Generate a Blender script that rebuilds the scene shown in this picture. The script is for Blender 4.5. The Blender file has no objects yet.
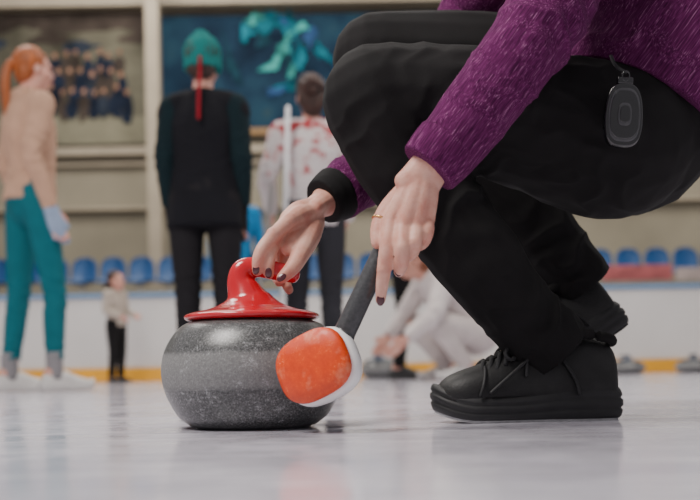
import bpy, bmesh, math, random
from mathutils import Vector, Matrix, noise
random.seed(4)
SC=bpy.context.scene
COL=SC.collection
# ------------------------------------------------------------------ survey of the place
TH=math.radians(1.0); CT,ST=math.cos(TH),math.sin(TH)
FP=1000.0; HC=0.088; HY=368.0
def U(u,v,d):
    xc=(u-350)*d/FP; yc=(HY-v)*d/FP
    return Vector((xc*CT+yc*ST, d, HC-xc*ST+yc*CT))
# ------------------------------------------------------------------ materials
def newmat(n):
    m=bpy.data.materials.new(n); m.use_nodes=True
    nt=m.node_tree; b=nt.nodes['Principled BSDF']
    return m,nt,b
def ramp(nt,fac,stops):
    r=nt.nodes.new('ShaderNodeValToRGB'); e=r.color_ramp.elements
    while len(e)<len(stops): e.new(0.5)
    for i,(p,c) in enumerate(stops):
        e[i].position=p; e[i].color=(c[0],c[1],c[2],1)
    nt.links.new(fac,r.inputs[0]); return r.outputs[0]
def coords(nt,scale=(1,1,1),rot=(0,0,0)):
    t=nt.nodes.new('ShaderNodeTexCoord'); mp=nt.nodes.new('ShaderNodeMapping')
    mp.inputs['Scale'].default_value=scale; mp.inputs['Rotation'].default_value=rot
    nt.links.new(t.outputs['Object'],mp.inputs[0]); return mp.outputs[0]
def noi(nt,vec,scale,detail=3,rough=.5):
    n=nt.nodes.new('ShaderNodeTexNoise'); n.inputs['Scale'].default_value=scale
    n.inputs['Detail'].default_value=detail; n.inputs['Roughness'].default_value=rough
    nt.links.new(vec,n.inputs['Vector']); return n.outputs[0]
def bump(nt,b,h,strength,dist):
    bp=nt.nodes.new('ShaderNodeBump'); bp.inputs['Strength'].default_value=strength
    bp.inputs['Distance'].default_value=dist
    nt.links.new(h,bp.inputs['Height']); nt.links.new(bp.outputs[0],b.inputs['Normal'])
def basic(n,c,rough=.6,var=.15,scale=20,bs=0,bscale=200,bd=.001,metal=0,spec=.5,sss=0,coat=0,stretch=(1,1,1)):
    m,nt,b=newmat(n)
    v=coords(nt,stretch)
    f=noi(nt,v,scale)
    c1=[x*(1-var) for x in c]; c2=[min(1,x*(1+var)) for x in c]
    nt.links.new(ramp(nt,f,[(.3,c1),(.7,c2)]),b.inputs['Base Color'])
    b.inputs['Roughness'].default_value=rough; b.inputs['Metallic'].default_value=metal
    b.inputs['Specular IOR Level'].default_value=spec
    if coat: b.inputs['Coat Weight'].default_value=coat; b.inputs['Coat Roughness'].default_value=.1
    if bs: bump(nt,b,noi(nt,v,bscale,2),bs,bd)
    return m
def cloth(n,c,var=.08,rough=.9):
    return basic(n,c,rough,var,14,.3,350,.001,spec=.2)
def m_skin():
    m,nt,b=newmat('skin'); v=coords(nt)
    f=noi(nt,v,34,4,.6)
    nt.links.new(ramp(nt,f,[(.32,(.60,.25,.19)),(.5,(.66,.34,.26)),(.68,(.72,.42,.33))]),b.inputs['Base Color'])
    b.inputs['Roughness'].default_value=.48; b.inputs['Specular IOR Level'].default_value=.4
    b.inputs['Subsurface Weight'].default_value=.15; b.inputs['Subsurface Scale'].default_value=.008
    b.inputs['Subsurface Radius'].default_value=(1,.35,.2)
    mp=nt.nodes.new('ShaderNodeMapping'); mp.inputs['Scale'].default_value=(110,110,420); nt.links.new(v,mp.inputs[0])
    bump(nt,b,noi(nt,mp.outputs[0],1,3,.6),.45,.0009); return m
SKIN=m_skin()
NAIL=basic('nail_polish',(.07,.010,.018),.2,.1,50,coat=.6)
RED=basic('red_plastic',(.55,.006,.016),.22,.06,12,coat=.5)
BLACKC=basic('black_cloth',(.0095,.0088,.0092),.85,.25,14,.35,420,.0008,spec=.22)
LEATHER=basic('black_leather',(.0125,.0125,.013),.55,.3,40,.4,260,.0012,spec=.4)
RUBBER=basic('black_rubber',(.013,.013,.0145),.6,.2,60,.2,300,.001)
GREYRUB=basic('pale_rubber',(.40,.40,.41),.7,.2,60)
LACE=basic('black_lace',(.022,.022,.024),.8,.2,200)
CARBON=basic('carbon_pole',(.05,.052,.056),.38,.3,200,coat=.2)
WHITEP=basic('white_plastic',(.92,.92,.92),.22,.03,20)
GOLD=basic('gold',(.85,.5,.2),.25,.05,20,metal=1)
STEEL=basic('steel',(.45,.45,.45),.3,.05,20,metal=1)
DARKP=basic('dark_plastic',(.006,.006,.008),.08,.2,30,coat=1)
GREYP=basic('charcoal_plastic',(.065,.065,.07),.25,.2,30)
def m_jacket():
    m,nt,b=newmat('purple_melange')
    v2=nt.nodes.new('ShaderNodeMapping'); v2.inputs['Scale'].default_value=(640,640,22)
    v0=coords(nt,(1,1,1),(0,math.radians(-37),0)); nt.links.new(v0,v2.inputs[0])
    f=noi(nt,v2.outputs[0],1.0,3,.55)
    base=ramp(nt,f,[(.30,(.044,.006,.034)),(.50,(.100,.012,.072)),(.60,(.138,.022,.102)),(.69,(.32,.13,.25))])
    nt.links.new(base,b.inputs['Base Color']); b.inputs['Roughness'].default_value=.95
    b.inputs['Specular IOR Level'].default_value=.12
    bump(nt,b,f,.10,.0005); return m
PURPLE=m_jacket()
def m_granite():
    m,nt,b=newmat('granite'); v=coords(nt)
    f=noi(nt,v,330,4,.8)
    c=ramp(nt,f,[(.36,(.028,.029,.030)),(.5,(.084,.086,.086)),(.60,(.145,.147,.147)),(.70,(.40,.40,.40))])
    sx=nt.nodes.new('ShaderNodeSeparateXYZ'); nt.links.new(v,sx.inputs[0])
    g=noi(nt,v,14,4,.6)
    ad=nt.nodes.new('ShaderNodeMath'); ad.operation='MULTIPLY_ADD'; ad.inputs[1].default_value=.008; nt.links.new(g,ad.inputs[0]); nt.links.new(sx.outputs[2],ad.inputs[2])
    band=ramp(nt,ad.outputs[0],[(.064,(0,0,0)),(.068,(1,1,1)),(.116,(1,1,1)),(.120,(0,0,0))])
    mx=nt.nodes.new('ShaderNodeMixRGB'); mx.blend_type='MIX'; 
    cb=ramp(nt,f,[(.3,(.165,.165,.163)),(.7,(.29,.29,.285))]); nt.links.new(cb,mx.inputs[2])
    ml=nt.nodes.new('ShaderNodeMath'); ml.operation='MULTIPLY'; ml.inputs[1].default_value=.70
    nt.links.new(band,ml.inputs[0]); nt.links.new(ml.outputs[0],mx.inputs[0]); nt.links.new(c,mx.inputs[1])
    s=noi(nt,v,48,8,.85); low=ramp(nt,s,[(.57,(0,0,0)),(.66,(.9,.9,.9))])
    mx2=nt.nodes.new('ShaderNodeMixRGB'); mx2.inputs[2].default_value=(.46,.47,.48,1)
    nt.links.new(low,mx2.inputs[0]); nt.links.new(mx.outputs[0],mx2.inputs[1])
    nt.links.new(mx2.outputs[0],b.inputs['Base Color'])
    r=ramp(nt,sx.outputs[2],[(.060,(.25,)*3),(.064,(.6,)*3),(.112,(.6,)*3),(.117,(.28,)*3)])
    nt.links.new(r,b.inputs['Roughness']); bump(nt,b,f,.2,.001); return m
GRANITE=m_granite()
def m_pad():
    m,nt,b=newmat('orange_pad_cloth'); v=coords(nt)
    f=noi(nt,v,60,9,.9)
    c=ramp(nt,f,[(.3,(.62,.035,.0005)),(.54,(.80,.062,.001)),(.61,(.90,.12,.012)),(.68,(.90,.62,.48))])
    f2=noi(nt,v,22,4,.6); k=ramp(nt,f2,[(.56,(0,0,0)),(.70,(.5,.5,.5))])
    mx=nt.nodes.new('ShaderNodeMixRGB'); mx.inputs[2].default_value=(.93,.40,.22,1)
    nt.links.new(k,mx.inputs[0]); nt.links.new(c,mx.inputs[1]); nt.links.new(mx.outputs[0],b.inputs['Base Color'])
    b.inputs['Roughness'].default_value=.25; b.inputs['Coat Weight'].default_value=.15; bump(nt,b,f,.4,.003); return m
PAD=m_pad()
def m_ice():
    m,nt,b=newmat('ice'); v=coords(nt)
    f=noi(nt,v,2.2,6,.65)
    base=ramp(nt,f,[(.3,(.50,.475,.55)),(.7,(.76,.735,.81))])
    ms=nt.nodes.new('ShaderNodeMapping'); ms.inputs['Scale'].default_value=(2.5,60,1); ms.inputs['Rotation'].default_value=(0,0,.25); nt.links.new(v,ms.inputs[0])
    s=noi(nt,ms.outputs[0],1,4,.7); sc=ramp(nt,s,[(.56,(0,0,0)),(.65,(.8,.8,.8))])
    mx=nt.nodes.new('ShaderNodeMixRGB'); mx.inputs[2].default_value=(.92,.90,.96,1)
    nt.links.new(sc,mx.inputs[0]); nt.links.new(base,mx.inputs[1]); nt.links.new(mx.outputs[0],b.inputs['Base Color'])
    f2=noi(nt,v,6,6,.7)
    nt.links.new(ramp(nt,f2,[(.35,(.05,)*3),(.65,(.22,)*3)]),b.inputs['Roughness'])
    f3=noi(nt,v,34,4,.65); bump(nt,b,f3,.17,.0018)
    b.inputs['IOR'].default_value=1.33; b.inputs['Specular IOR Level'].default_value=.9
    return m
ICE=m_ice()
WALL=basic('wall_paint',(.26,.235,.18),.85,.18,.8,.2,30,.004)
STAND=basic('stand_concrete',(.25,.235,.20),.85,.1,3)
BOARD=basic('board_white',(.66,.64,.615),.4,.05,2)
YEL=basic('kick_yellow',(.80,.38,.015),.5,.08,5)
BLU=basic('rail_blue',(.14,.27,.46),.5,.08,5)
SEATB=basic('seat_blue',(.005,.065,.21),.4,.12,5)
STEELG=basic('column_paint',(.36,.31,.24),.6,.08,3)
# ------------------------------------------------------------------ mesh tools
def cr(p0,p1,p2,p3,t):
    return .5*((2*p1)+(p2-p0)*t+(2*p0-5*p1+4*p2-p3)*t*t+(3*p1-p0-3*p2+p3)*t*t*t)
def tube(bm,pts,rad,cap='round',seg=16,n=5,ref=None,cap2=None,mi=0):
    pts=[Vector(p) for p in pts]; R=[(r,r) if not isinstance(r,tuple) else r for r in rad]
    R=[Vector((a,b,0)) for a,b in R]
    P=[];Q=[]
    for i in range(len(pts)-1):
        a=pts[max(i-1,0)];b=pts[i];c=pts[i+1];d=pts[min(i+2,len(pts)-1)]
        ra=R[max(i-1,0)];rb=R[i];rc=R[i+1];rd=R[min(i+2,len(pts)-1)]
        for k in range(n):
            t=k/n; P.append(cr(a,b,c,d,t)); Q.append(cr(ra,rb,rc,rd,t))
    P.append(pts[-1]); Q.append(R[-1])
    T=[]
    for i in range(len(P)):
        t=P[min(i+1,len(P)-1)]-P[max(i-1,0)]; T.append(t.normalized())
    if ref is None:
        ref=Vector((0,1,0)) if abs(T[0].y)<.8 else Vector((1,0,0))
    u=Vector(ref); fr=[]
    for t in T:
        if isinstance(ref,Vector) and (ref-t*ref.dot(t)).length>.3: u=ref-t*ref.dot(t)
        else: u=u-t*u.dot(t)
        u.normalize(); fr.append((u.copy(),t.cross(u)))
    sec=[]
    cap2=cap2 or cap
    if cap=='round':
        for k in range(4,0,-1):
            a=k/4*math.pi/2*.98; m=min(Q[0].x,Q[0].y)
            sec.append((P[0]-T[0]*math.sin(a)*m,Q[0]*math.cos(a),fr[0]))
    for i in range(len(P)): sec.append((P[i],Q[i],fr[i]))
    if cap2=='round':
        for k in range(1,5):
            a=k/4*math.pi/2*.98; m=min(Q[-1].x,Q[-1].y)
            sec.append((P[-1]+T[-1]*math.sin(a)*m,Q[-1]*math.cos(a),fr[-1]))
    rings=[]
    for c,q,(a,b) in sec:
        rings.append([bm.verts.new(c+a*math.cos(2*math.pi*j/seg)*q.x+b*math.sin(2*math.pi*j/seg)*q.y) for j in range(seg)])
    for i in range(len(rings)-1):
        for j in range(seg):
            f=bm.faces.new((rings[i][j],rings[i][(j+1)%seg],rings[i+1][(j+1)%seg],rings[i+1][j])); f.material_index=mi
    f=bm.faces.new(rings[0][::-1]); f.material_index=mi
    f=bm.faces.new(rings[-1]); f.material_index=mi
def ell(bm,c,r,rot=None,sub=3):
    M=Matrix.Translation(Vector(c))
    if rot is not None: M=M@rot.to_4x4()
    M=M@Matrix.Diagonal((r[0],r[1],r[2],1))
    bmesh.ops.create_icosphere(bm,subdivisions=sub,radius=1,matrix=M)
def box(bm,c,s,M=None):
    m=Matrix.Translation(Vector(c))@Matrix.Diagonal((s[0],s[1],s[2],1))
    if M is not None: m=M@m
    return bmesh.ops.create_cube(bm,size=1,matrix=m)['verts']
def mk(name,bm,mats,smooth=True,bevel=0):
    bmesh.ops.recalc_face_normals(bm,faces=bm.faces[:])
    me=bpy.data.meshes.new(name); bm.to_mesh(me); bm.free()
    if not isinstance(mats,(list,tuple)): mats=[mats]
    for m in mats: me.materials.append(m)
    if smooth:
        for p in me.polygons: p.use_smooth=True
    o=bpy.data.objects.new(name,me); COL.objects.link(o)
    if bevel:
        b=o.modifiers.new('b','BEVEL'); b.width=bevel; b.segments=2; b.limit_method='ANGLE'
        if smooth:
            w=o.modifiers.new('w','WEIGHTED_NORMAL')
    return o
def fuse(name,bm,voxel,smooth,mat,folds=None,fn=None):
    bmesh.ops.recalc_face_normals(bm,faces=bm.faces[:])
    me=bpy.data.meshes.new('tmp'); bm.to_mesh(me); bm.free()
    t=bpy.data.objects.new('tmp',me); COL.objects.link(t)
    r=t.modifiers.new('r','REMESH'); r.mode='VOXEL'; r.voxel_size=voxel
    if smooth:
        s=t.modifiers.new('s','SMOOTH'); s.iterations=smooth; s.factor=.5
    dg=bpy.context.evaluated_depsgraph_get(); dg.update()
    m2=bpy.data.meshes.new_from_object(t.evaluated_get(dg))
    bpy.data.objects.remove(t); bpy.data.meshes.remove(me)
    m2.name=name; m2.materials.clear(); m2.materials.append(mat)
    if folds or fn:
        nn=[v.normal.copy() for v in m2.vertices]
        for v,nm in zip(m2.vertices,nn):
            p=v.co; d=0
            for f in (folds or []):
                c,dr,rr,amp,fr=f
                w=(p-c).length/rr
                if w<1:
                    w=(1-w*w)**2
                    s=math.sin((p-c).dot(dr)*fr+3.2*noise.noise(p*9)+1.5*noise.noise(p*23))
                    d+=w*amp*(1-2*abs(s)**.8)
            if fn: d+=fn(p)
            v.co=p+nm*d
    for p in m2.polygons: p.use_smooth=True
    o=bpy.data.objects.new(name,m2); COL.objects.link(o); return o
ROOT={}
def root(name,loc,label,cat,group=None):
    e=bpy.data.objects.new(name,None); e.empty_display_size=.1; e.location=loc; COL.objects.link(e)
    e['label']=label; e['category']=cat
    if group: e['group']=group
    ROOT[e]=Vector(loc); return e
def att(o,par,label=None):
    top=par
    while top.parent: top=top.parent
    off=ROOT[top]
    if o.type=='MESH': o.data.transform(Matrix.Translation(-off))
    o.parent=par
    if label: o['label']=label
    return o
def lathe(bm,prof,seg=64,c=(0,0,0)):
    c=Vector(c); rings=[]
    for r,z in prof:
        rings.append([bm.verts.new(c+Vector((r*math.cos(2*math.pi*j/seg),r*math.sin(2*math.pi*j/seg),z))) for j in range(seg)])
    for i in range(len(rings)-1):
        for j in range(seg): bm.faces.new((rings[i][j],rings[i][(j+1)%seg],rings[i+1][(j+1)%seg],rings[i+1][j]))
    bm.faces.new(rings[0][::-1]); bm.faces.new(rings[-1])
def structure(o): o['kind']='structure'; return o
# ------------------------------------------------------------------ setting
bm=bmesh.new(); box(bm,(0,10,-.05),(44,40,.1)); structure(mk('floor',bm,ICE,False))
bm=bmesh.new(); box(bm,(0,16.15,4),(44,.3,8.4)); structure(mk('wall_back',bm,WALL,False))
bm=bmesh.new(); box(bm,(0,10.75,.11),(44,3.5,.22)); structure(mk('trim_1',bm,STAND,False))
bm=bmesh.new(); box(bm,(0,14.25,.56),(44,3.5,1.12)); structure(mk('trim_2',bm,STAND,False))
def zof(v,d): return HC+(HY-v)*d/FP
bm=bmesh.new(); box(bm,(0,15.9,zof(148,15.9)),(44,.2,.13)); box(bm,(0,15.95,zof(160,15.9)),(44,.1,.05))
structure(mk('trim_3',bm,STEELG,False,.01))
bm=bmesh.new(); box(bm,(0,15.7,zof(-4,15.7)),(44,.3,.28)); structure(mk('trim_4',bm,STEELG,False,.01))
bm=bmesh.new(); box(bm,(0,15.92,zof(205,15.9)),(44,.14,.05)); structure(mk('trim_5',bm,STEELG,False,.01))
c=U(153,200,14.6)
bm=bmesh.new(); box(bm,(c.x-.02,14.9,4.2),(.21,.21,6.16)); box(bm,(c.x-.02,14.9,1.2),(.34,.34,.14))
o=structure(mk('trim_6',bm,STEELG,False,.02))
# rink boards
for i in range(-3,4):
    x=i*2.4+.6
    e=root('rink_board',(x,8.85,0),'white rink board panel with yellow kick strip and blue rail','rink board','rink board panels')
    bm=bmesh.new(); box(bm,(x,8.85,.43),(2.385,.05,.62)); att(mk('board_panel',bm,BOARD,False,.004),e)
    bm=bmesh.new(); box(bm,(x,8.84,.06),(2.39,.08,.115)); att(mk('kick_strip',bm,YEL,False,.005),e,'yellow kick strip')
    bm=bmesh.new(); box(bm,(x,8.85,.76),(2.39,.09,.035)); att(mk('top_rail',bm,BLU,False,.01),e,'blue top rail')
def flatshape(bm,pts,y,mi):
    f=bm.faces.new([bm.verts.new((p[0],y,p[1])) for p in pts]); f.material_index=mi
def blobpts(cx,cz,rx,rz,rot=0,n=20,wob=.12,sd=0):
    out=[]
    for j in range(n):
        a=2*math.pi*j/n; r=1+wob*noise.noise(Vector((math.cos(a)*1.5+sd,math.sin(a)*1.5,sd*2.3)))*2
        x=rx*r*math.cos(a); z=rz*r*math.sin(a)
        out.append((cx+x*math.cos(rot)-z*math.sin(rot),cz+x*math.sin(rot)+z*math.cos(rot)))
    return out
PINK=basic('banner_pink',(.42,.11,.12),.7,.4,6); PALE=basic('banner_pale',(.46,.38,.37),.7,.2,6)
a=U(603,275,12.56); b_=U(672,275,12.56)
bm=bmesh.new(); box(bm,((a.x+b_.x)/2,12.56,1.22),(b_.x-a.x,.02,.20)); 
o=mk('advertising_banner',bm,PINK,False); o['label']='faded pink advertising banner on the stand edge'; o['category']='banner'
bm=bmesh.new(); box(bm,(b_.x+.45,12.56,1.20),(.8,.02,.16))
o=mk('advertising_banner',bm,PALE,False); o['label']='pale plain advertising banner on the stand edge'; o['category']='banner'
# wall banners
Y=15.78
def W(u,v):
    p=U(u,v,Y); return (p.x,p.z)
def prt(n,c,var,sc): return basic(n,c,.85,var,sc,spec=.1)
BM=[prt('print_olive',(.11,.105,.08),.5,1.5),prt('print_pale',(.20,.19,.14),.25,2),prt('print_navy',(.012,.018,.035),.5,6),
    prt('print_face',(.28,.16,.11),.3,6),prt('print_brown',(.05,.04,.035),.4,3),prt('print_slate',(.025,.033,.05),.5,5)]
bm=bmesh.new()
x0,z0=W(-60,147); x1,z1=W(145,12)
flatshape(bm,[(x0,z0),(x1,z0),(x1,z1),(x0,z1)],Y,0)
flatshape(bm,[(x0,z0),(x1,z0),(x1,z0+.42),(x0,z0+.46)],Y-.004,1)
flatshape(bm,[(x0,z1-.34),(x1,z1-.28),(x1,z1),(x0,z1)],Y-.004,4)
yy=Y-.006
for i in range(7):
    px,pz=W(-40+i*30,40+6*math.sin(i*2)); yy-=.0006
    flatshape(bm,blobpts(px,pz,.3,.10,.1,16,.3,i*2.2),yy,(4,5,0)[i%3])
rr=random.Random(8)
for r in range(3):
    for i in range(8):
        u=46+i*10.5+r*3+rr.uniform(-2,2); v=56+r*18+rr.uniform(-3,3)
        px,pz=W(u,v); yy-=.0006; s=rr.uniform(.9,1.15)
        flatshape(bm,blobpts(px,pz-.22*s,.092*s,.22*s,rr.uniform(-.12,.12),14,.25,i+r*7),yy,rr.choice((2,2,5,4)))
        flatshape(bm,blobpts(px,pz+.03,.036*s,.048*s,0,12,.1,i),yy-.0003,3)
o=mk('wall_banner',bm,BM,False)
o['label']='printed photo banner of a sports team hung on wall'; o['category']='banner'
def m_navy():
    m,nt,b=newmat('print_deep_blue'); v=coords(nt)
    f=noi(nt,v,1.1,5,.6)
    nt.links.new(ramp(nt,f,[(.30,(.006,.012,.026)),(.5,(.012,.032,.062)),(.62,(.018,.055,.09)),(.75,(.05,.065,.05))]),b.inputs['Base Color'])
    b.inputs['Roughness'].default_value=.85; b.inputs['Specular IOR Level'].default_value=.1; return m
BM2=[m_navy(),prt('print_teal',(.010,.13,.18),.8,4),prt('print_mint',(.05,.30,.28),.7,6),prt('print_tan',(.30,.19,.10),.2,3),prt('print_shadow',(.01,.04,.06),.4,5),prt('print_blue',(.03,.08,.20),.5,4)]
bm=bmesh.new(); x0,z0=W(161,136); x1,z1=W(640,8)
flatshape(bm,[(x0,z0),(x1,z0),(x1,z1),(x0,z1)],Y,0)
flatshape(bm,[(x0,z0),(x1,z0),(x1,z0+.10),(x0,z0+.10)],Y-.004,3)
yy=Y-.006
art=[(268,24,18,7,.5,1),(292,34,8,20,.2,1),(300,58,10,11,.1,1),(282,50,5,15,-.5,2),(312,36,5,12,-.6,5),(322,52,6,12,.7,1),(270,66,10,5,.4,2),
     (296,84,18,6,.1,1),(262,40,5,9,.3,4),(303,28,6,4,0,2),(288,62,4,10,.1,4),(338,70,6,14,.5,5),(255,20,8,4,.3,2),(275,92,9,4,.2,5),(318,92,10,3,-.2,1),(230,60,4,22,.3,4),(370,60,16,30,.2,4),(305,46,3,4,0,4),(296,48,3,9,.4,0),(276,34,5,3,.2,0),(310,66,4,6,.1,0),(284,22,3,5,.5,5),(292,72,3,6,-.4,2),(245,34,4,12,-.3,1)]
for i,(u,v,ru,rv,ro,mi) in enumerate(art):
    px,pz=W(u,v); yy-=.0015
    flatshape(bm,blobpts(px,pz,ru*Y/FP,rv*Y/FP,ro,30,.6,i*1.7),yy,mi)
o=mk('wall_banner',bm,BM2,False)
o['label']='large dark blue printed banner with teal painted swirls'; o['category']='banner'
# seats
def stadium_seat():
    e=root('stadium_seat',(0,0,0),'blue moulded plastic stadium seat on a steel bracket','seat','blue stadium seats')
    bm=bmesh.new()
    prof=[(-.21,.19),(-.20,.225),(-.10,.215),(.05,.205),(.13,.22),(.17,.30),(.19,.40),(.20,.48),(.207,.54),(.211,.575),(.213,.60)]
    nx=11; g=[]
    for (yy,zz) in prof:
        row=[]
        for i in range(nx):
            t=i/(nx-1)*2-1; w=.180*math.sqrt(max(.02,1-(max(0,(zz-.44)/.165))**2.4))
            row.append(bm.verts.new((t*w,yy-.035*t*t,zz+.02*t*t*(1 if zz<.25 else 0))))
        g.append(row)
    for i in range(len(g)-1):
        for j in range(nx-1): bm.faces.new((g[i][j],g[i][j+1],g[i+1][j+1],g[i+1][j]))
    s=mk('seat_shell',bm,SEATB); md=s.modifiers.new('s','SOLIDIFY'); md.thickness=.018; att(s,e)
    bm=bmesh.new(); box(bm,(0,.02,.10),(.06,.06,.20)); box(bm,(0,.02,.01),(.2,.14,.02)); box(bm,(0,.0,.2),(.24,.2,.02))
    s=mk('seat_bracket',bm,STEEL,False,.004); att(s,e,'steel seat bracket'); return e,list(e.children)
e0,ch0=stadium_seat(); first=True
for i in range(28):
    x=-5.35+i*.405
    if i in (9,): continue
    loc=Vector((x,14.0,1.12))
    if first: e0.location=loc; first=False; continue
    e=e0.copy(); COL.objects.link(e); e.location=loc
    for c in ch0:
        q=c.copy(); COL.objects.link(q); q.parent=e
# ------------------------------------------------------------------ curling stones
def stone(loc,handle_mat,gran,label,yaw=0,group=None):
    e=root('curling_stone',(0,0,0),label,'curling stone',group)
    bm=bmesh.new()
    prof=[(.0,.005),(.068,.005),(.076,.0),(.084,.0),(.097,.004),(.112,.015),(.124,.033),(.134,.055),(.139,.078),(.139,.096),(.1355,.114),(.128,.131),(.116,.148),(.100,.160),(.07,.166),(.0,.168)]
    prof=[(max(r,.0005),z) for r,z in prof]
    pr=[]
    for i in range(len(prof)-1):
        a=prof[max(i-1,0)];b=prof[i];c=prof[i+1];d=prof[min(i+2,len(prof)-1)]
        for k in range(4):
            t=k/4; v=cr(Vector(a),Vector(b),Vector(c),Vector(d),t) if i>4 else Vector(b).lerp(Vector(c),t)
            pr.append((max(v.x,.0005),v.y))
    pr.append(prof[-1]); lathe(bm,pr,96)
    s=mk('granite_body',bm,gran); att(s,e,'speckled grey granite body with smoother pale band')
    bm=bmesh.new()
    lathe(bm,[(.02,.162),(.097,.1635),(.1030,.166),(.1045,.1695),(.102,.173),(.090,.1765),(.072,.180),(.056,.185),(.043,.192),(.034,.199),(.026,.207)],64)
    tube(bm,[(-.004,0,.185),(-.011,0,.207),(-.017,0,.226),(-.011,0,.242),(.010,0,.2455),(.036,-.001,.240),(.066,-.003,.234)],
         [(.040,.040),(.028,.028),(.0185,.0205),(.0145,.0180),(.0118,.0155),(.0102,.0150),(.0092,.014)],seg=24,ref=Vector((0,1,0)))
    s=fuse('handle',bm,.0021,7,handle_mat); att(s,e,'glossy plastic handle with flared base disc and grip')
    e.location=loc; e.rotation_euler=(0,0,yaw); return e
SP=U(254,427,1.54)
main=stone(Vector((SP.x,1.54,0)),RED,GRANITE,'grey granite curling stone with glossy red handle held by hand',yaw=math.radians(6))
DARKH=basic('dark_blue_handle',(.03,.05,.09),.35,.1,20)
for (u,d,zs,yw) in [(379,7.9,.86,.7),(627,8.0,.60,2.2),(694,8.1,.60,4.0)]:
    e=main.copy(); COL.objects.link(e); p=U(u,380,d); e.location=(p.x,d,0); e['label']='grey curling stone with dark handle resting on the ice'; e['group']='resting curling stones'; e.rotation_euler=(0,0,yw)
    e.scale=(1.06,1.06,zs)
    for c in main.children:
        q=c.copy(); COL.objects.link(q); q.parent=e
        if c.name.startswith('handle'):
            q.data=c.data.copy(); q.data.materials[0]=DARKH; q['label']='dark plastic handle'
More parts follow.
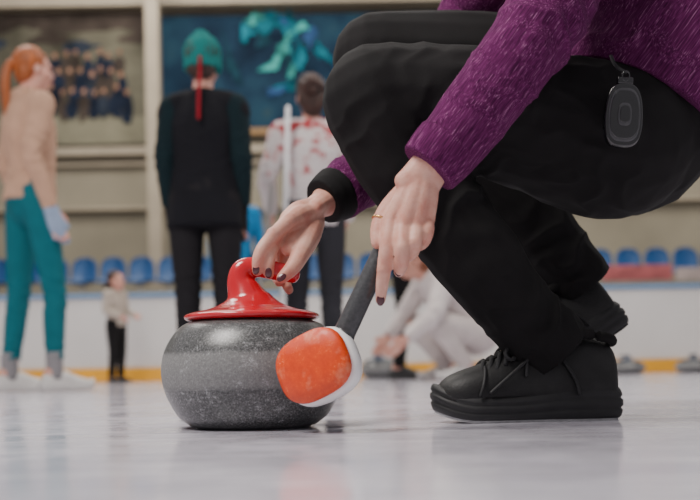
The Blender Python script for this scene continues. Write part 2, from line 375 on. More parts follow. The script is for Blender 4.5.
# ------------------------------------------------------------------ shoes
def shoe_parts(M,par,mu,ms,scale=1.0,laces=True,mo=None,high=1.0):
    """local: x toe, y side, z up, heel at 0, length .285"""
    if laces:
        S=[(-.006,.028,.100),(.004,.039,.124),(.035,.047,.138),(.09,.048,.142),(.125,.047,.136),(.155,.048,.123),(.185,.051,.106),(.215,.054,.093),(.245,.053,.084),(.267,.045,.075),(.281,.032,.061),(.289,.015,.045)]
    else:
        S=[(.0,.024,.080),(.012,.034,.10*high),(.045,.040,.122*high),(.09,.041,.126*high),(.13,.041,.108),(.165,.044,.088),(.20,.048,.074),(.235,.048,.064),(.262,.040,.056),(.277,.026,.045),(.283,.012,.036)]
    bm=bmesh.new(); rings=[]; N=22
    for i,(x,w,h) in enumerate(S):
        ring=[]
        for j in range(N):
            a=2*math.pi*j/N; ca,sa=math.cos(a),math.sin(a)
            yy=w*math.copysign(abs(ca)**.75,ca); zz=(h+.018)/2+(h-.018)/2*math.copysign(abs(sa)**.8,sa)
            pin=1-.30*max(0,(zz-.05)/.08)
            ring.append(bm.verts.new(M@(Vector((x,yy*pin,zz))*scale)))
        rings.append(ring)
    for i in range(len(rings)-1):
        for j in range(N): bm.faces.new((rings[i][j],rings[i][(j+1)%N],rings[i+1][(j+1)%N],rings[i+1][j]))
    bm.faces.new(rings[0][::-1]); bm.faces.new(rings[-1])
    up=mk('shoe',bm,mu); s=up.modifiers.new('s','SUBSURF'); s.levels=2; s.render_levels=2
    att(up,par)
    def outline(gr):
        L=[(-.008,.02),(-.001,.030),(.015,.038),(.035,.042),(.06,.043),(.085,.042),(.11,.041),(.135,.043),(.16,.046),(.185,.050),(.21,.052),(.232,.051),(.25,.047),(.265,.041),(.277,.032),(.286,.020),(.290,.010)]
        return [(x+(gr if x>.26 else (-gr if x<.01 else 0)),w+gr) for x,w in L]+[(x+(gr if x>.26 else (-gr if x<.01 else 0)),-(w+gr)) for x,w in reversed(L)]
    def lift(x): return .014*max(0,(x-.22)/.065)**2
    def topz(x): 
        t=min(1,max(0,(x-.07)/.09)); t=t*t*(3-2*t); return .052-.012*t+ .006*max(0,(x-.24)/.04)
    def slab(z0,z1,gr,name,mat):
        bm=bmesh.new(); rows=[]
        K=12 if z1 is None else 1
        for kk in range(K+1):
            t=kk/K
            g=gr+((.0050*math.sin(min(1,t*1.02)*math.pi)**.55-.0015)-(.0026 if kk in (4,8) else 0) if K>1 else 0)
            row=[]
            for x,y in outline(g):
                zt=topz(x) if z1 is None else z1
                row.append(bm.verts.new(M@(Vector((x,y,z0+(zt-z0)*t+lift(x)))*scale)))
            rows.append(row)
        n=len(rows[0])
        for a,b in zip(rows,rows[1:]):
            for j in range(n): bm.faces.new((a[j],a[(j+1)%n],b[(j+1)%n],b[j]))
        bm.faces.new(rows[0][::-1]); bm.faces.new(rows[-1])
        return mk(name,bm,mat,K>1,0)
    so=slab(.004,None,.000,'shoe_sole',ms); att(so,up)
    ou=slab(.0,.0045,-.003,'outsole',mo or ms); att(ou,up)
    if laces:
        def hz(x):
            for i in range(len(S)-1):
                if S[i][0]<=x<=S[i+1][0]:
                    t=(x-S[i][0])/(S[i+1][0]-S[i][0]); return S[i][2]+(S[i+1][2]-S[i][2])*t
        def piece(name,pts,r,mat,lab,n=4):
            bm=bmesh.new(); tube(bm,[M@(Vector(p)*scale) for p in pts],[r*scale]*len(pts),seg=8,n=n); att(mk(name,bm,mat),up,lab)
        for i in range(6):
            x=.140+.0135*i; z=hz(x)+.0008
            piece('shoe_lace',[(x+.012,-.037,z-.024),(x+.005,-.025,z-.006),(x,0,z+.001),(x+.005,.025,z-.006),(x+.012,.037,z-.024)],.0038,LACE,'black shoe lace')
        for sg in (-1,1):
            x=.150; z=hz(x)+.004
            piece('shoe_lace',[(x,0,z),(x+.008,sg*.022,z+.004),(x+.030,sg*.043,z-.020),(x+.018,sg*.044,z-.030),(x+.002,sg*.016,z-.004)],.0030,LACE,'black lace bow',5)
            piece('shoe_lace',[(x,0,z),(x-.006,sg*.024,z-.002),(x-.004,sg*.043,z-.030),(x-.002,sg*.047,z-.055)],.0027,LACE,'black lace end',5)
            piece('shoe_seam',[(.222,sg*.056,.044),(.216,sg*.054,.062),(.211,sg*.038,.084),(.209,0,.0955)],.0028,RUBBER,'raised toe cap seam')
            piece('shoe_seam',[(.065,sg*.049,.044),(.072,sg*.0485,.068),(.090,sg*.041,.100),(.10,sg*.032,.124)],.0028,RUBBER,'raised heel counter seam')
            piece('shoe_seam',[(.205,sg*.054,.048),(.17,sg*.051,.078),(.135,sg*.041,.107),(.11,sg*.032,.130)],.0030,RUBBER,'raised eyelet panel seam')
        bm=bmesh.new()
        tube(bm,[M@(Vector((x,0,hz(x)-.001))*scale) for x in (.125,.145,.165,.185,.20)],[(.019*scale,.0035*scale)]*5,ref=M.to_3x3().col[1].copy(),seg=14)
        att(mk('shoe_tongue',bm,BLACKC),up,'padded black tongue')
        bm=bmesh.new()
        tube(bm,[M@(Vector(p)*scale) for p in [(.128,0,.137),(.11,.028,.137),(.06,.034,.138),(.012,.024,.131),(.0,0,.125),(.012,-.024,.131),(.06,-.034,.138),(.11,-.028,.137),(.128,0,.137)]],[.0085*scale]*9,seg=10)
        att(mk('shoe_collar',bm,BLACKC),up,'padded black collar')
    return up
def frame(org,fwd,up):
    f=Vector(fwd).normalized(); u=Vector(up); u=(u-f*u.dot(f)).normalized(); l=u.cross(f)
    return Matrix.Translation(Vector(org))@Matrix(((f.x,l.x,u.x),(f.y,l.y,u.y),(f.z,l.z,u.z))).to_4x4()
# ------------------------------------------------------------------ head helper
def head_bm(bm,c,f,u,k=1):
    f=Vector(f).normalized(); u=Vector(u); u=(u-f*u.dot(f)).normalized(); l=u.cross(f)
    R=Matrix(((l.x,f.x,u.x),(l.y,f.y,u.y),(l.z,f.z,u.z)))
    def q(a,b,cc): return c+(l*a+f*b+u*cc)*k
    def E(p,r): ell(bm,q(*p),[x*k for x in r],R)
    E((0,-.012,.03),(.074,.092,.085)); E((0,.02,-.03),(.058,.066,.075)); E((0,.05,-.085),(.028,.026,.022))
    E((0,.088,-.02),(.011,.018,.022)); E((0,.096,-.032),(.014,.012,.009)); E((0,.078,.022),(.045,.014,.012))
    E((0,.078,-.058),(.022,.012,.010)); 
    for s in (-1,1):
        E((s*.075,-.005,-.01),(.008,.018,.030)); E((s*.04,.05,-.025),(.025,.03,.025))
    return q,R
def eyes(par,q,R,k):
    for s in (-1,1):
        bm=bmesh.new(); ell(bm,q(s*.030,.082,.0),[.012*k,.006*k,.006*k],R,2); att(mk('eye',bm,DARKP),par,'dark eye')
    bm=bmesh.new(); ell(bm,q(0,.090,-.060),[.022*k,.005*k,.006*k],R,2); att(mk('mouth',bm,LIP),par,'pink lips')
LIP=basic('lips',(.45,.13,.12),.4,.1,30)
STD=dict(pel=(0,0,.95),waist=(0,.01,1.08),chest=(0,0,1.27),shc=(0,-.005,1.39),neck=(0,-.005,1.45),head=(0,.02,1.585),
  shL=(.165,0,1.385),elL=(.225,-.03,1.12),wrL=(.225,.03,.88),shR=(-.165,0,1.385),elR=(-.225,-.03,1.12),wrR=(-.225,.03,.88),
  hipL=(.085,0,.92),knL=(.095,.02,.50),anL=(.10,-.02,.09),hipR=(-.085,0,.92),knR=(-.095,.02,.50),anR=(-.10,-.02,.09))
def person(label,loc,ang,height,pose,mj,mt,ms,mh,hair='short',msl=None,slim=1.0,headk=1.0,hat=None,hem=.09,jl=.90,sock=None,glove=None,glab='',look=None,pony=False,jw=1.0,smooth_hair=False):
    loc=Vector(loc); k=height/1.7; f=Vector((math.sin(ang),math.cos(ang),0)); l=Vector((0,0,1)).cross(f)
    P=dict(STD); P.update(pose)
    def w(p): return loc+(l*p[0]+f*p[1]+Vector((0,0,1))*p[2])*k
    J={n:w(p) for n,p in P.items()}
    e=root('person',loc,label,'person')
    bm=bmesh.new(); s=slim
    def T(bm,names,rad,**kw):
        tube(bm,[J[n] if isinstance(n,str) else n for n in names],[tuple(x*k for x in r) if isinstance(r,tuple) else r*k for r in rad],**kw)
    T(bm,['pel','waist','chest','shc','neck'],[(.14*s,.10),(.115*s,.085),(.145*s,.10),(.11*s,.07),(.05,.05)],ref=l)
    T(bm,['shc','neck',J['head']-Vector((0,0,.05*k))],[.055,.05,.048])
    hf=Vector((math.sin(look),math.cos(look),0)) if look is not None else f
    q,R=head_bm(bm,J['head'],hf,(0,0,1),k*headk)
    for sd in 'LR':
        T(bm,['shc','sh'+sd,'el'+sd,'wr'+sd],[.06,.05*s,.037,.024])
        a=J['el'+sd];b=J['wr'+sd]; dr=(b-a).normalized(); side=f-dr*f.dot(dr)
        if side.length<.2: side=l-dr*l.dot(dr)
        side.normalize(); nrm=dr.cross(side)
        T(bm,[b,b+dr*.05*k,b+dr*.09*k],[(.022,.016),(.036,.014),(.036,.012)],ref=side)
        for i in range(4):
            o=side*(.030-.020*i)*k; L=(.075,.085,.078,.06)[i]*k
            T(bm,[b+dr*.08*k+o,b+dr*(.085*k+L*.5)+o*1.05+nrm*.004*k,b+dr*(.085*k+L)+o*1.05+nrm*.016*k],[.009,.0085,.007],seg=8,n=3)
        T(bm,[b+dr*.02*k+side*.02*k,b+dr*.055*k+side*.05*k,b+dr*.085*k+side*.058*k],[.012,.011,.009],seg=8,n=3)
        T(bm,['pel','hip'+sd,'kn'+sd,'an'+sd],[.08,.08*s,.052*s,.034])
        an=J['an'+sd]; T(bm,[an-f*.02*k,an+f*.06*k-Vector((0,0,.035*k)),an+f*.13*k-Vector((0,0,.05*k))],[.033,.03,.022])
    att(fuse('body',bm,.0065*k,3,SKIN),e); eyes(e,q,R,k*headk)
    bm=bmesh.new()
    T(bm,['waist','pel',J['pel']-Vector((0,0,.05*k))],[(.13*s,.10),(.158*s,.118),(.13*s,.10)],ref=l)
    for sd in 'LR':
        a=J['an'+sd]; b=J['kn'+sd]; hm=a+(b-a).normalized()*(hem-.09)*k
        T(bm,['pel','hip'+sd,'kn'+sd,b.lerp(a,.35),hm],[.085*s,.096*s,.068*s,.062*s,.052*s],cap2='flat')
    fl=[(J['kn'+sd],Vector((0,0,1)),.2*k,.005*k,50/k) for sd in 'LR']+[(J['an'+sd]+Vector((0,0,.06*k)),Vector((0,0,1)),.16*k,.006*k,60/k) for sd in 'LR']
    att(fuse('trousers',bm,.009*k,3,mt,fl),e)
    bm=bmesh.new()
    lo=J['waist'].lerp(J['pel'],(1.08-jl)/.13) 
    T(bm,[lo,'waist','chest','shc','neck'],[(.165*s*jw,.128),(.145*s*jw,.115),(.172*s,.128),(.135*s,.095),(.068,.068)],ref=l,cap='flat',cap2='flat')
    fl=[(J['waist'],Vector((0,0,1)),.25*k,.006*k,35/k),(J['chest'],Vector((.3,0,1)),.25*k,.004*k,25/k)]
    for sd in 'LR':
        T(bm,['shc','sh'+sd,J['sh'+sd].lerp(J['el'+sd],.3)],[.075,.070*s,.062*s])
    jk=fuse('jacket',bm,.009*k,4,mj,fl); att(jk,e)
    for sd in 'LR':
        bm=bmesh.new()
        T(bm,[J['sh'+sd],J['sh'+sd].lerp(J['el'+sd],.5),'el'+sd,J['el'+sd].lerp(J['wr'+sd],.5),'wr'+sd],[.073*s,.064*s,.056*s,.05*s,.042*s],cap2='flat')
        dr=(J['el'+sd]-J['sh'+sd]).normalized()
        att(fuse('sleeve',bm,.008*k,3,msl or mj,[(J['el'+sd],dr,.18*k,.006*k,45/k)]),jk)
        if glove:
            a=J['el'+sd];b=J['wr'+sd]; dr=(b-a).normalized(); bm=bmesh.new()
            T(bm,[b-dr*.02*k,b+dr*.05*k,b+dr*.10*k,b+dr*.14*k],[.034,(.042,.026),(.042,.026),(.03,.02)],ref=f)
            for i in range(4): T(bm,[b+dr*.08*k+f*(.033-.022*i)*k,b+dr*(.175-.01*abs(i-1))*k+f*(.034-.022*i)*k],[.013,.010],seg=8)
            T(bm,[b+dr*.03*k+f*.02*k,b+dr*.09*k+f*.055*k],[.015,.012],seg=8)
            att(fuse('glove',bm,.005*k,2,glove),e,glab)
        an=J['an'+sd]
        if sock:
            bm=bmesh.new(); T(bm,[an-Vector((0,0,.03*k)),an+Vector((0,0,.10*k))],[.04,.042],cap='flat'); att(mk('sock',bm,sock),e,'grey sock')
        M=frame(an-f*.065*k-Vector((0,0,.088*k)),f,(0,0,1))
        shoe_parts(M,e,ms,ms,scale=.93*k,laces=False,high=.85)
    hk=k*headk
    if hair:
        bm=bmesh.new()
        ell(bm,q(0,-.026,.040),[.084*hk,.094*hk,.092*hk],R); ell(bm,q(0,-.055,-.02),[.070*hk,.055*hk,.07*hk],R)
        if hair=='long':
            tube(bm,[q(0,-.05,.02),q(0,-.085,-.08),q(0,-.085,-.19),q(0,-.075,-.27)],[(.08*hk,.05*hk),(.088*hk,.045*hk),(.085*hk,.035*hk),(.05*hk,.02*hk)],ref=l)
        if hair=='bob':
            tube(bm,[q(0,-.05,.02),q(0,-.075,-.05),q(0,-.07,-.10)],[(.080*hk,.05*hk),(.076*hk,.045*hk),(.05*hk,.03*hk)],ref=l)
            tube(bm,[q(-.03,-.10,.05),q(.02,-.125,.06),q(.035,-.11,.02),q(-.01,-.12,.01)],[.026*hk,.03*hk,.028*hk,.02*hk])
        if pony:
            tube(bm,[q(0,-.08,.04),q(0,-.12,.03),q(0,-.150,-.03),q(0,-.158,-.13),q(0,-.15,-.24),q(0,-.14,-.31)],[.024*hk,.022*hk,.026*hk,.027*hk,.020*hk,.006*hk])
        am=.0012 if smooth_hair else .005
        def fn(p): return am*hk*math.sin(p.x*200+p.y*170+4*noise.noise(p*12))+(.8*am)*hk*noise.noise(p*40)
        att(fuse('hair',bm,.005*k,2,mh,fn=fn),e)
    if hat:
        bm=bmesh.new()
        ell(bm,q(0,-.018,.055),[.088*hk,.105*hk,.085*hk],R); tube(bm,[q(0,-.020,-.035),q(0,-.016,.055)],[(.088*hk,.104*hk),(.090*hk,.107*hk)],cap='flat',ref=R.col[0].copy(),seg=32)
        ell(bm,q(0,-.03,.115),[.045*hk]*3,R,2)
        def fn(p): return .0028*math.sin(math.atan2(p.y-J['head'].y,p.x-J['head'].x)*36)+.005*noise.noise(p*22)
        att(fuse('beanie',bm,.0045,3,hat,fn=fn),e,'teal ribbed knitted beanie')
    return e,J,q
HAIRG=basic('ginger_hair',(.34,.09,.02),.5,.4,60,stretch=(1,1,.1)); HAIRD=basic('dark_hair',(.04,.02,.014),.5,.4,60,stretch=(1,1,.1))
HAIRR=basic('auburn_hair',(.22,.07,.03),.5,.4,60,stretch=(1,1,.1)); HAIRB=basic('brown_hair',(.045,.018,.012),.55,.7,70,stretch=(1,1,.1))
WSHOE=basic('white_shoe',(.62,.60,.58),.5,.06,20); DSHOE=basic('dark_shoe',(.02,.02,.02),.5,.1,20)
R_=math.radians
def G(u,d): 
    p=U(u,375,d); return (p.x,d,0)
pa,JA,qa=person('person in beige hoodie and teal trousers, ginger ponytail, standing',G(33,4.9),R_(48),1.70,
  dict(shL=(.15,0,1.38),shR=(-.15,0,1.38),elL=(.19,-.03,1.12),wrL=(.17,.10,.90),elR=(-.18,-.07,1.13),wrR=(-.18,.02,.88),anR=(-.11,.06,.09),knR=(-.10,.07,.5),anL=(.11,-.07,.09),knL=(.10,-.02,.5),head=(0,.035,1.58)),
  cloth('beige_hoodie',(.52,.32,.22)),cloth('teal_trousers',(.010,.13,.16)),WSHOE,HAIRG,slim=.88,jl=.92,pony=True,sock=cloth('grey_sock',(.25,.24,.25)),glove=cloth('blue_glove',(.30,.38,.52)),glab='pale blue knitted glove',hem=.16,look=R_(58),headk=.90,smooth_hair=True)
bm=bmesh.new()
tube(bm,[qa(.07,-.05,-.15),qa(0,-.09,-.16),qa(-.07,-.05,-.15),qa(-.03,.02,-.16)],[.035,.045,.035,.03]); hd=fuse('hood',bm,.008,4,bpy.data.materials['beige_hoodie']); att(hd,pa)
pb,JB,qb=person('person in black and dark teal jacket with teal beanie, from behind',G(208,4.6),R_(4),1.61,
  dict(shL=(.150,0,1.365),shR=(-.150,0,1.365),elL=(.185,-.02,1.12),wrL=(.180,.04,.90),elR=(-.185,-.02,1.12),wrR=(-.175,.05,.90),anR=(-.11,-.03,.09),anL=(.09,.0,.09)),
  cloth('black_jacket',(.008,.008,.011)),cloth('charcoal_trousers',(.014,.013,.015)),DSHOE,HAIRD,msl=cloth('dark_teal_sleeve',(.005,.015,.019)),slim=1.0,jl=.78,hat=cloth('teal_beanie',(.010,.17,.16)),hair='short',glove=BLACKC,glab='black glove',jw=1.16)
bm=bmesh.new(); tube(bm,[qb(-.012,-.135,.0),qb(-.012,-.145,-.09),qb(-.012,-.176,-.20),qb(-.010,-.180,-.31)],[(.008,.003)]*4,ref=Vector((1,0,0)),seg=8,cap='flat')
att(mk('ribbon',bm,cloth('red_ribbon',(.26,.008,.018))),pb,'thin red ribbon hanging down the back')
def m_floral():
    m,nt,b=newmat('white_red_floral'); v=coords(nt); f=noi(nt,v,16,5,.7)
    sx=nt.nodes.new('ShaderNodeSeparateXYZ'); nt.links.new(v,sx.inputs[0])
    mr=nt.nodes.new('ShaderNodeMapRange'); mr.inputs[1].default_value=1.0; mr.inputs[2].default_value=1.38; mr.inputs[3].default_value=-.05; mr.inputs[4].default_value=.06; nt.links.new(sx.outputs[2],mr.inputs[0])
    ad=nt.nodes.new('ShaderNodeMath'); ad.operation='ADD'; nt.links.new(f,ad.inputs[0]); nt.links.new(mr.outputs[0],ad.inputs[1])
    nt.links.new(ramp(nt,ad.outputs[0],[(.52,(.66,.61,.60)),(.57,(.60,.38,.37)),(.61,(.42,.02,.03))]),b.inputs['Base Color']); b.inputs['Roughness'].default_value=.8; return m
pc,JC,qc=person('person in white and red floral jacket, brown hair, from behind',G(316,5.3),R_(-8),1.64,
  dict(elL=(.25,-.02,1.14),wrL=(.22,.16,.98),elR=(-.23,-.02,1.13),wrR=(-.2,.12,.93)),
  m_floral(),cloth('dark_grey_trousers',(.030,.030,.036)),DSHOE,HAIRB,hair='bob',slim=.96,jl=.86,headk=.95)
pd,JD,qd=person('person in bright blue jacket standing behind the rink boards',(U(238,300,9.8).x,9.8,.22),R_(170),1.72,{},
  cloth('bright_blue_jacket',(.015,.19,.42)),BLACKC,DSHOE,HAIRD,slim=1.0)
pe,JE,qe=person('small child in cream jacket and black leggings on the ice',G(117,8.0),R_(120),.87,
  dict(elL=(.20,.02,1.14),wrL=(.15,.25,1.05),elR=(-.22,.0,1.13),wrR=(-.16,.24,1.02)),
  cloth('cream_jacket',(.44,.38,.32)),BLACKC,DSHOE,HAIRD,hair='long',headk=1.4,slim=1.1)
pf,JF,qf=person('person in dark slate top and black trousers standing sideways',G(402,7.05),R_(96),1.60,
  dict(elL=(.18,.0,1.12),wrL=(.16,.05,.90),elR=(-.18,.0,1.12),wrR=(-.16,.05,.90)),
  cloth('slate_top',(.02,.035,.05)),BLACKC,DSHOE,HAIRD,slim=.82)
pg,JG,qg=person('person in pale white jacket and trousers crouching on the ice',G(460,6.2),R_(-110),1.68,
  dict(pel=(0,-.12,.30),waist=(0,-.06,.42),chest=(0,.10,.55),shc=(0,.19,.62),neck=(0,.24,.66),head=(0,.31,.74),
   shL=(.165,.17,.61),elL=(.24,.28,.40),wrL=(.20,.44,.26),shR=(-.165,.17,.61),elR=(-.22,.30,.40),wrR=(-.15,.42,.28),
   hipL=(.10,-.10,.27),knL=(.16,.24,.36),anL=(.14,.02,.09),hipR=(-.10,-.10,.27),knR=(-.16,.24,.36),anR=(-.14,.02,.09)),
  cloth('pale_jacket',(.66,.60,.58)),cloth('pale_trousers',(.56,.50,.48)),WSHOE,HAIRR,hair='short',jl=1.0)
# ------------------------------------------------------------------ main crouching curler
base=U(560,420,1.65); base.z=0
mp=root('person',base,'person in purple melange jacket and black trousers crouching with broom','person')
bm=bmesh.new()
def up(pts): return [U(*p) for p in pts]
tube(bm,up([(640,120,1.66),(662,50,1.66),(630,-45,1.68),(600,-100,1.69)]),[.11,.10,.12,.07])
tube(bm,up([(600,-90,1.69),(565,-125,1.69),(545,-150,1.69)]),[.055,.05,.05])
hc=U(525,-185,1.69); q,R=head_bm(bm,hc,(-.85,-.05,-.5),(-.5,0,.85))
NE=up([(590,-80,1.52),(535,30,1.36),(430,166,1.355)]); tube(bm,NE,[.05,.038,.026])
tube(bm,up([(610,-90,1.68),(590,-80,1.52)]),[.06,.05])
FE=up([(500,-45,1.88),(428,105,1.90),(386,158,1.78),(344,190,1.685),(326,201,1.660)]); tube(bm,FE,[.045,.036,.030,.027,.026])
tube(bm,up([(600,-90,1.7),(500,-45,1.88)]),[.06,.05])
tube(bm,up([(640,130,1.66),(602,141,1.575),(530,122,1.54),(450,106,1.525),(384,99,1.52)]),[.10,.085,.07,.06,.050])
tube(bm,up([(382,104,1.518),(402,152,1.52),(437,205,1.525),(476,257,1.53),(512,304,1.545),(553,352,1.575)]),[.050,.048,.045,.042,.036,.034])
tube(bm,up([(640,115,1.68),(600,100,1.76),(500,74,1.77),(386,64,1.77)]),[.10,.08,.065,.050])
tube(bm,up([(386,66,1.77),(440,120,1.77),(510,195,1.77),(566,272,1.785)]),[.050,.048,.042,.030])
def chain(bm,pts,r): tube(bm,up(pts),r,seg=12,n=5)
# near (left) hand
tube(bm,up([(449,141,1.353),(438,156,1.352),(426,173,1.352),(414,190,1.354)]),[(.027,.025),(.0275,.022),(.0285,.0185),(.032,.016)],ref=Vector((.8,0,.5)))
KN=[(391,221,1.350),(403,227,1.342),(415,227,1.345),(426,221,1.355)]
for kx,wr in zip(KN,[(416,177,1.354),(420,178,1.351),(425,179,1.351),(429,178,1.354)]):
    chain(bm,[wr,((wr[0]+kx[0])/2,(wr[1]+kx[1])/2,(wr[2]+kx[2])/2-.001),kx],[.0150,.0148,.0124])
    a=((wr[0]*.45+kx[0]*.55),(wr[1]*.45+kx[1]*.55),(wr[2]+kx[2])/2-.0125)
    chain(bm,[(wr[0]*.8+kx[0]*.2,wr[1]*.8+kx[1]*.2,wr[2]-.010),a,(kx[0],kx[1]-2,kx[2]-.0085)],[.0022,.0024,.0045])
chain(bm,[KN[0],(387,246,1.338),(384,270,1.343),(382,286,1.35),(380.5,300,1.358)],[.0122,.0106,.0100,.0088,.0072])
ell(bm,U(384.0,269,1.3410),[.0101,.0093,.0098])
chain(bm,[KN[1],(402,248,1.325),(402,263,1.335),(399,272,1.352)],[.0122,.0106,.0097,.0077])
ell(bm,U(402,248,1.3228),[.0102,.0093,.0103])
chain(bm,[KN[2],(415,242,1.329),(411,254,1.346),(402,257,1.366)],[.0120,.0102,.0093,.0077])
ell(bm,U(415,242,1.327),[.0098,.0093,.0098])
chain(bm,[KN[3],(427,233,1.342),(422,244,1.360),(411,247,1.377)],[.0115,.0094,.0085,.0072])
chain(bm,[(420,182,1.362),(402,196,1.370),(386,211,1.370),(378,228,1.362),(377,243,1.354)],[.018,.0165,.0125,.0107,.0084])
tube(bm,up([(414,192,1.362),(402,205,1.366)]),[.016,.012])
# far (right) hand on the stone handle
tube(bm,up([(342,192,1.682),(328,200,1.662),(317,207,1.642),(306,215,1.615)]),[(.027,.025),(.027,.023),(.029,.021),(.034,.018)],ref=Vector((0,1,.2)))
KF=[(289,221,1.555),(288,218,1.577),(290,219,1.598),(294,223,1.615)]
for kx,wr in zip(KF,[(313,214,1.615),(312,209,1.623),(313,208,1.633),(314,211,1.641)]):
    chain(bm,[wr,((wr[0]+kx[0])/2-1,(wr[1]+kx[1])/2-2,(wr[2]+kx[2])/2),kx],[.0180,.0172,.0128])
chain(bm,[KF[0],(274,235,1.537),(263,248,1.526),(258,259,1.522),(257,271,1.526)],[.0128,.0112,.0105,.0094,.0080])
ell(bm,U(273,234.5,1.535),[.0114,.011,.0114])
chain(bm,[KF[1],(279,235,1.558),(272,249,1.540),(269,262,1.530),(269,274,1.528)],[.0125,.0110,.0103,.0094,.0080])
chain(bm,[KF[2],(279,235,1.590),(274,251,1.588),(274,270,1.580),(279,282,1.566)],[.012,.0105,.0098,.009,.0078])
chain(bm,[KF[3],(286,240,1.610),(283,258,1.606),(283,274,1.597),(287,286,1.576),(289,290,1.562)],[.0115,.0098,.0092,.0088,.008,.0072])
chain(bm,[(313,222,1.62),(308,237,1.586),(301,253,1.550),(293,267,1.530),(282,278,1.522)],[.020,.0200,.0152,.0124,.0090])
chain(bm,[(306,226,1.60),(296,239,1.570),(289,249,1.554)],[.016,.0145,.0125])
body=fuse('body',bm,.0022,3,SKIN); att(body,mp)
eyes(mp,q,R,1)
bm=bmesh.new()
ell(bm,q(0,-.026,.040),[.084,.094,.092],R); tube(bm,[q(0,-.09,.04),q(0,-.15,.03),q(0,-.18,-.05),q(0,-.16,-.18)],[.03,.034,.03,.012])
att(fuse('hair',bm,.005,2,HAIRD),mp,'dark brown tied hair')
def nail(u,v,d,dirv,nrm):
    f=Vector(dirv).normalized(); n=Vector(nrm); n=(n-f*n.dot(f)).normalized(); s=n.cross(f)
    R3=Matrix(((s.x,f.x,n.x),(s.y,f.y,n.y),(s.z,f.z,n.z)))
    bm=bmesh.new(); ell(bm,U(u,v,d),[.0055,.0082,.0018],R3,3); att(mk('fingernail',bm,NAIL),mp,'dark red polished nail')
nail(380.5,300,1.3505,(-.05,.1,-1),(0,-1,-.05))
nail(399,271,1.3440,(-.1,.4,-1),(0,-1,-.5))
nail(281.5,277.5,1.5127,(-.75,-.1,-.6),(-.2,-1,.2))
nail(256,269.5,1.5185,(-.1,.1,-1),(-.2,-1,0))
nail(268.5,273,1.5205,(-.05,.1,-1),(-.1,-1,0))
bm=bmesh.new(); c0=U(381,221,1.366); ax=(U(378,228,1.362)-U(386,211,1.370)).normalized()
a=ax.orthogonal().normalized(); b=ax.cross(a)
tube(bm,[c0+(a*math.cos(t)+b*math.sin(t))*.0123 for t in [i*math.pi/8 for i in range(17)]],[.0016]*17,seg=8,n=2)
att(mk('finger_ring',bm,GOLD),mp,'thin gold ring')
# trousers
bm=bmesh.new()
tube(bm,up([(668,60,1.66),(650,95,1.66),(628,130,1.65)]),[.128,.142,.142])
tube(bm,up([(620,138,1.62),(602,141,1.575),(530,122,1.54),(450,106,1.525),(377,97,1.52)]),[.125,.123,.106,.092,.081])
tube(bm,up([(376,101,1.515),(400,152,1.52),(437,205,1.525),(476,257,1.53),(512,304,1.545),(552,350,1.575)]),[.083,.078,.073,.067,.061,.065],cap2='flat')
tube(bm,up([(640,108,1.68),(600,98,1.76),(500,72,1.77),(380,60,1.77)]),[.12,.115,.10,.084])
tube(bm,up([(380,62,1.77),(440,120,1.77),(510,195,1.77),(583,288,1.79)]),[.084,.080,.070,.060],cap2='flat')
sh=(U(545,347,1.55)-U(404,150,1.52)).normalized()
th=(U(625,140,1.57)-U(384,100,1.52)).normalized()
fl=[(U(540,335,1.49),sh,.14,.0042,58),(U(460,185,1.47),(sh+th*.4).normalized(),.18,.0045,44),(U(590,200,1.5),(th+Vector((0,0,.6))).normalized(),.18,.0035,36),(U(565,250,1.72),sh,.13,.004,60),(U(352,140,1.46),sh,.10,.002,60),(U(560,90,1.46),(th*.6+Vector((0,0,1))).normalized(),.17,.0035,40),(U(480,125,1.44),(th+Vector((0,0,-1))).normalized(),.16,.0035,38),(U(420,60,1.5),(th+Vector((0,0,-.6))).normalized(),.12,.002,50)]
def fnp(p): return .0020*noise.noise(p*8)+.0006*noise.noise(p*38)
tr=fuse('trousers',bm,.0045,5,BLACKC,fl,fnp); att(tr,mp)
# jacket
bm=bmesh.new()
tube(bm,up([(637,112,1.65),(668,45,1.655),(655,-20,1.675),(625,-70,1.68),(598,-105,1.69),(580,-120,1.69)]),[.158,.160,.160,.158,.10,.07],cap='flat',cap2='flat',seg=32)
tube(bm,up([(620,-80,1.66),(592,-82,1.53),(572,-40,1.46)]),[.09,.082,.07])
tube(bm,up([(600,-85,1.70),(510,-50,1.86),(480,0,1.87)]),[.09,.075,.065])
fl=[(U(620,30,1.52),Vector((.3,0,1)).normalized(),.2,.005,36)]
jk=fuse('jacket',bm,.0055,4,PURPLE,fl,lambda p:.004*noise.noise(p*9)); att(jk,mp)
bm=bmesh.new()
tube(bm,up([(585,-85,1.53),(566,-30,1.46),(540,25,1.385),(511,66,1.362),(470,120,1.357),(433,163,1.353)]),[.076,.067,.060,.055,.050,.0435],cap2='flat')
ad=(U(433,163,1.353)-U(545,25,1.385)).normalized()
fl=[(U(543,40,1.34),ad,.14,.005,50),(U(455,135,1.33),ad,.08,.0022,80),(U(500,85,1.33),ad,.10,.003,55),(U(570,-20,1.40),ad,.12,.003,45)]
sl=fuse('sleeve',bm,.004,3,PURPLE,fl,lambda p:.003*noise.noise(p*12)); att(sl,jk)
bm=bmesh.new(); tube(bm,up([(449,145,1.355),(440,155,1.3535),(428,169,1.352)]),[.0475,.0465,.0430],cap='flat',seg=32)
att(fuse('cuff',bm,.003,2,PURPLE),sl)
bm=bmesh.new()
tube(bm,up([(505,-50,1.87),(470,20,1.89),(428,105,1.90),(386,156,1.78),(352,184,1.70),(336,194,1.674)]),[.075,.065,.058,.055,.051,.047],cap2='flat')
fd=(U(336,194,1.674)-U(352,184,1.70)).normalized()
s2=fuse('sleeve',bm,.004,4,PURPLE,[(U(360,175,1.70),fd,.12,.003,60)]); att(s2,jk)
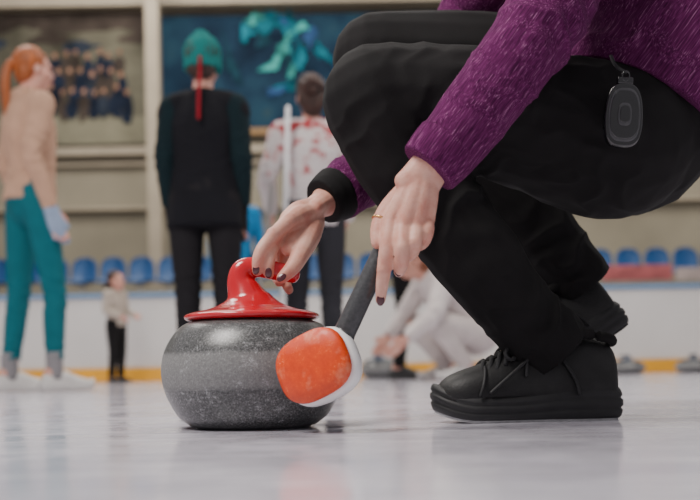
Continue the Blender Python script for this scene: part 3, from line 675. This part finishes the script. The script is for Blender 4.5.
bm=bmesh.new(); tube(bm,up([(337,193.5,1.676),(331,197,1.667),(323,202,1.656)]),[.0475,.044,.0385],cap='flat',seg=32)
att(fuse('cuff',bm,.003,3,BLACKC,[(U(332,197,1.64),fd,.06,.001,160)]),s2,'black ribbed cuff')
# shoes of curler
M=frame(Vector((U(617,420,1.57).x-.006,1.575,0)),(-1,-.03,0),(0,0,1)); shoe_parts(M,mp,LEATHER,RUBBER,scale=.975,mo=GREYRUB)
hp=U(624,326,1.78); tp=Vector((U(496,410,1.78).x,1.78,.006)); fw=(tp-hp)
M=frame(hp,fw,(-1,0,1.6)); shoe_parts(M,mp,LEATHER,RUBBER,scale=.93)
# ------------------------------------------------------------------ key fob
e=root('key_fob',U(622,148,1.42),'black key fob hanging from the trouser waist by a cord','key fob')
fc=U(623,116,1.408)
tilt=Matrix.Translation(fc)@Matrix.Rotation(R_(4),4,'Y')
def rbox(name,c,s,mat,bev,par,lab=None,seg=4):
    bm=bmesh.new(); box(bm,c,s,tilt)
    bmesh.ops.bevel(bm,geom=[x for x in bm.edges],offset=bev,segments=seg,affect='EDGES',profile=.5)
    o=mk(name,bm,mat); att(o,par,lab); return o
def outl(s,y0,y1,mat,name,par,lab=None):
    bm=bmesh.new(); N=40; A=[];B=[]
    for j in range(N):
        a=2*math.pi*j/N; ca,sa=math.cos(a),math.sin(a)
        x=.027*s*math.copysign(abs(ca)**.65,ca); z=.045*s*math.copysign(abs(sa)**.68,sa)
        x*=1-.12*max(0,z/.045)
        A.append(bm.verts.new(tilt@Vector((x,y0,z)))); B.append(bm.verts.new(tilt@Vector((x,y1,z))))
    for j in range(N): bm.faces.new((A[j],A[(j+1)%N],B[(j+1)%N],B[j]))
    bm.faces.new(A[::-1]); bm.faces.new(B)
    o=mk(name,bm,mat,True,.003); att(o,par,lab); return o
outl(1,.009,-.007,DARKP,'fob_case',e)
outl(.84,-.006,-.0085,GREYP,'bezel',e,'raised grey bezel ring'); outl(.76,-.007,-.0095,DARKP,'face_plate',e)
outl(.36,-.009,-.0112,GREYP,'center_emblem',e,'small oval centre detail'); outl(.27,-.010,-.0122,DARKP,'button',e,'oval black button')
rbox('clip',(0,.0,.049),(.022,.010,.010),DARKP,.002,e,'glossy black clip bar')
bm=bmesh.new(); N=16
tube(bm,[tilt@Vector((.005*math.cos(t),-.004,.055+.007*math.sin(t))) for t in [i*2*math.pi/N for i in range(N+1)]],[.0013]*(N+1),seg=8,n=2)
att(mk('ring',bm,DARKP),e,'black ring')
bm=bmesh.new(); tube(bm,[tilt@Vector((0,-.004,.060)),U(616,66,1.415),U(611,56,1.44)],[(.0028,.0018)]*3,seg=8,ref=Vector((1,0,0)))
att(mk('strap',bm,LACE),e,'thin black cord')
# ------------------------------------------------------------------ curling broom held in hand
e=root('curling_broom',U(335,400,1.38),'curling broom with orange pad, white head and dark pole','curling broom')
pb0=U(342,338,1.374); ph=U(385,247,1.373); 
pdv=(ph-pb0).normalized()
bm=bmesh.new(); tube(bm,[pb0,pb0+pdv*.12,pb0+pdv*.30],[.0155,.0142,.0130],seg=28,cap='flat'); att(mk('broom_pole',bm,CARBON),e,'dark grey carbon pole')
n=Vector((-.46,-.88,.08)).normalized(); hx=Vector((0,0,1)).cross(n).normalized()*-1; hz=n.cross(hx)
if hz.z<0: hz=-hz
ro=R_(-24); ax=hx*math.cos(ro)+hz*math.sin(ro); az=-hx*math.sin(ro)+hz*math.cos(ro)
hcen=U(315.5,366,1.362)
def slab2(name,mat,a,b,t0,t1,bul,par,lab=None,ex=.72):
    bm=bmesh.new(); N=64; rings=[]
    steps=[(t0,.86),(t0+(t1-t0)*.12,.96),(t0+(t1-t0)*.5,1.0),(t1-(t1-t0)*.15,.98),(t1,.93),(t1+bul*.6,.78),(t1+bul*.9,.5),(t1+bul,.1)]
    for t,s in steps:
        r=[]
        for j in range(N):
            an=2*math.pi*j/N; ca,sa=math.cos(an),math.sin(an)
            x=a*s*math.copysign(abs(ca)**ex,ca); z=b*s*math.copysign(abs(sa)**ex,sa)
            r.append(bm.verts.new(hcen+ax*x+az*z+n*t))
        rings.append(r)
    for i in range(len(rings)-1):
        for j in range(N): bm.faces.new((rings[i][j],rings[i][(j+1)%N],rings[i+1][(j+1)%N],rings[i+1][j]))
    bm.faces.new(rings[0][::-1]); bm.faces.new(rings[-1])
    o=mk(name,bm,mat); att(o,par,lab); return o
slab2('broom_head',WHITEP,.0580,.0500,-.032,-.004,.002,e,'white plastic broom head')
slab2('broom_pad',PAD,.0555,.0465,-.004,.015,.008,e,'orange fabric pad with frost')
bm=bmesh.new(); tube(bm,[hcen-n*.02,hcen-n*.04+Vector((.006,0,.02)),pb0,pb0+pdv*.006],[.020,.018,.0165,.016],seg=20); att(fuse('ferrule',bm,.002,3,CARBON),e,'dark swivel joint')
def bg_broom(p0,p1,mat,label):
    e=root('curling_broom',Vector((p0[0],p0[1],0)),label,'curling broom')
    a=Vector(p0); b=Vector(p1)
    bm=bmesh.new(); tube(bm,[a+Vector((0,0,.05)),a.lerp(b,.5),b],[.013]*3,seg=16,n=2); att(mk('broom_pole',bm,mat),e)
    bm=bmesh.new(); box(bm,(a.x,a.y,.035),(.20,.07,.025)); att(mk('broom_head',bm,WHITEP,True,.01),e)
    bm=bmesh.new(); box(bm,(a.x,a.y,.012),(.19,.06,.022)); att(mk('broom_pad',bm,PAD,True,.006),e,'orange pad')
a=U(281,386,5.12); b=U(288,108,5.12); bg_broom((a.x,5.12,0),b,WHITEP,'curling broom with white pole standing beside person')
a=U(247,388,5.0); b=U(272,186,5.2); bg_broom((a.x,5.0,0),b,basic('grey_pole',(.4,.38,.36),.4,.1,10),'leaning curling broom with grey pole')
# ------------------------------------------------------------------ light
def area(name,loc,size,power,color=(1,1,1),target=(0,2,0)):
    L=bpy.data.lights.new(name,'AREA'); L.size=size; L.energy=power; L.color=color
    o=bpy.data.objects.new(name,L); COL.objects.link(o); o.location=loc
    o.rotation_euler=(Vector(target)-Vector(loc)).to_track_quat('-Z','Y').to_euler(); return o
area('rink_lamp',(-1.8,.4,3.6),1.4,205,(1,.95,.90),(0,1.7,.2))
area('rink_lamp',(2.5,5.5,6),3,230,(1,.95,.88),(0,6,0))
area('rink_lamp',(-3,7,6),3,270,(1,.95,.88),(-1,7,0))
area('rink_lamp',(-3,12,7),3,330,(1,.92,.80),(-3,15,2))
area('rink_lamp',(4,12,7),3,330,(1,.92,.80),(4,15,2))
w=bpy.data.worlds.new('w'); SC.world=w; w.use_nodes=True
w.node_tree.nodes['Background'].inputs[0].default_value=(.90,.86,.90,1); w.node_tree.nodes['Background'].inputs[1].default_value=.40
# ------------------------------------------------------------------ camera
cd=bpy.data.cameras.new('camera'); cam=bpy.data.objects.new('camera',cd); COL.objects.link(cam)
cd.sensor_width=36; cd.lens=FP*36/700; cd.shift_y=(HY-250)/700; cd.clip_start=.05
m=Matrix(((CT,ST,0,0),(0,0,-1,0),(-ST,CT,0,HC),(0,0,0,1))); cam.matrix_world=m
cd.dof.use_dof=True; cd.dof.focus_distance=1.47; cd.dof.aperture_fstop=3.6
SC.camera=cam
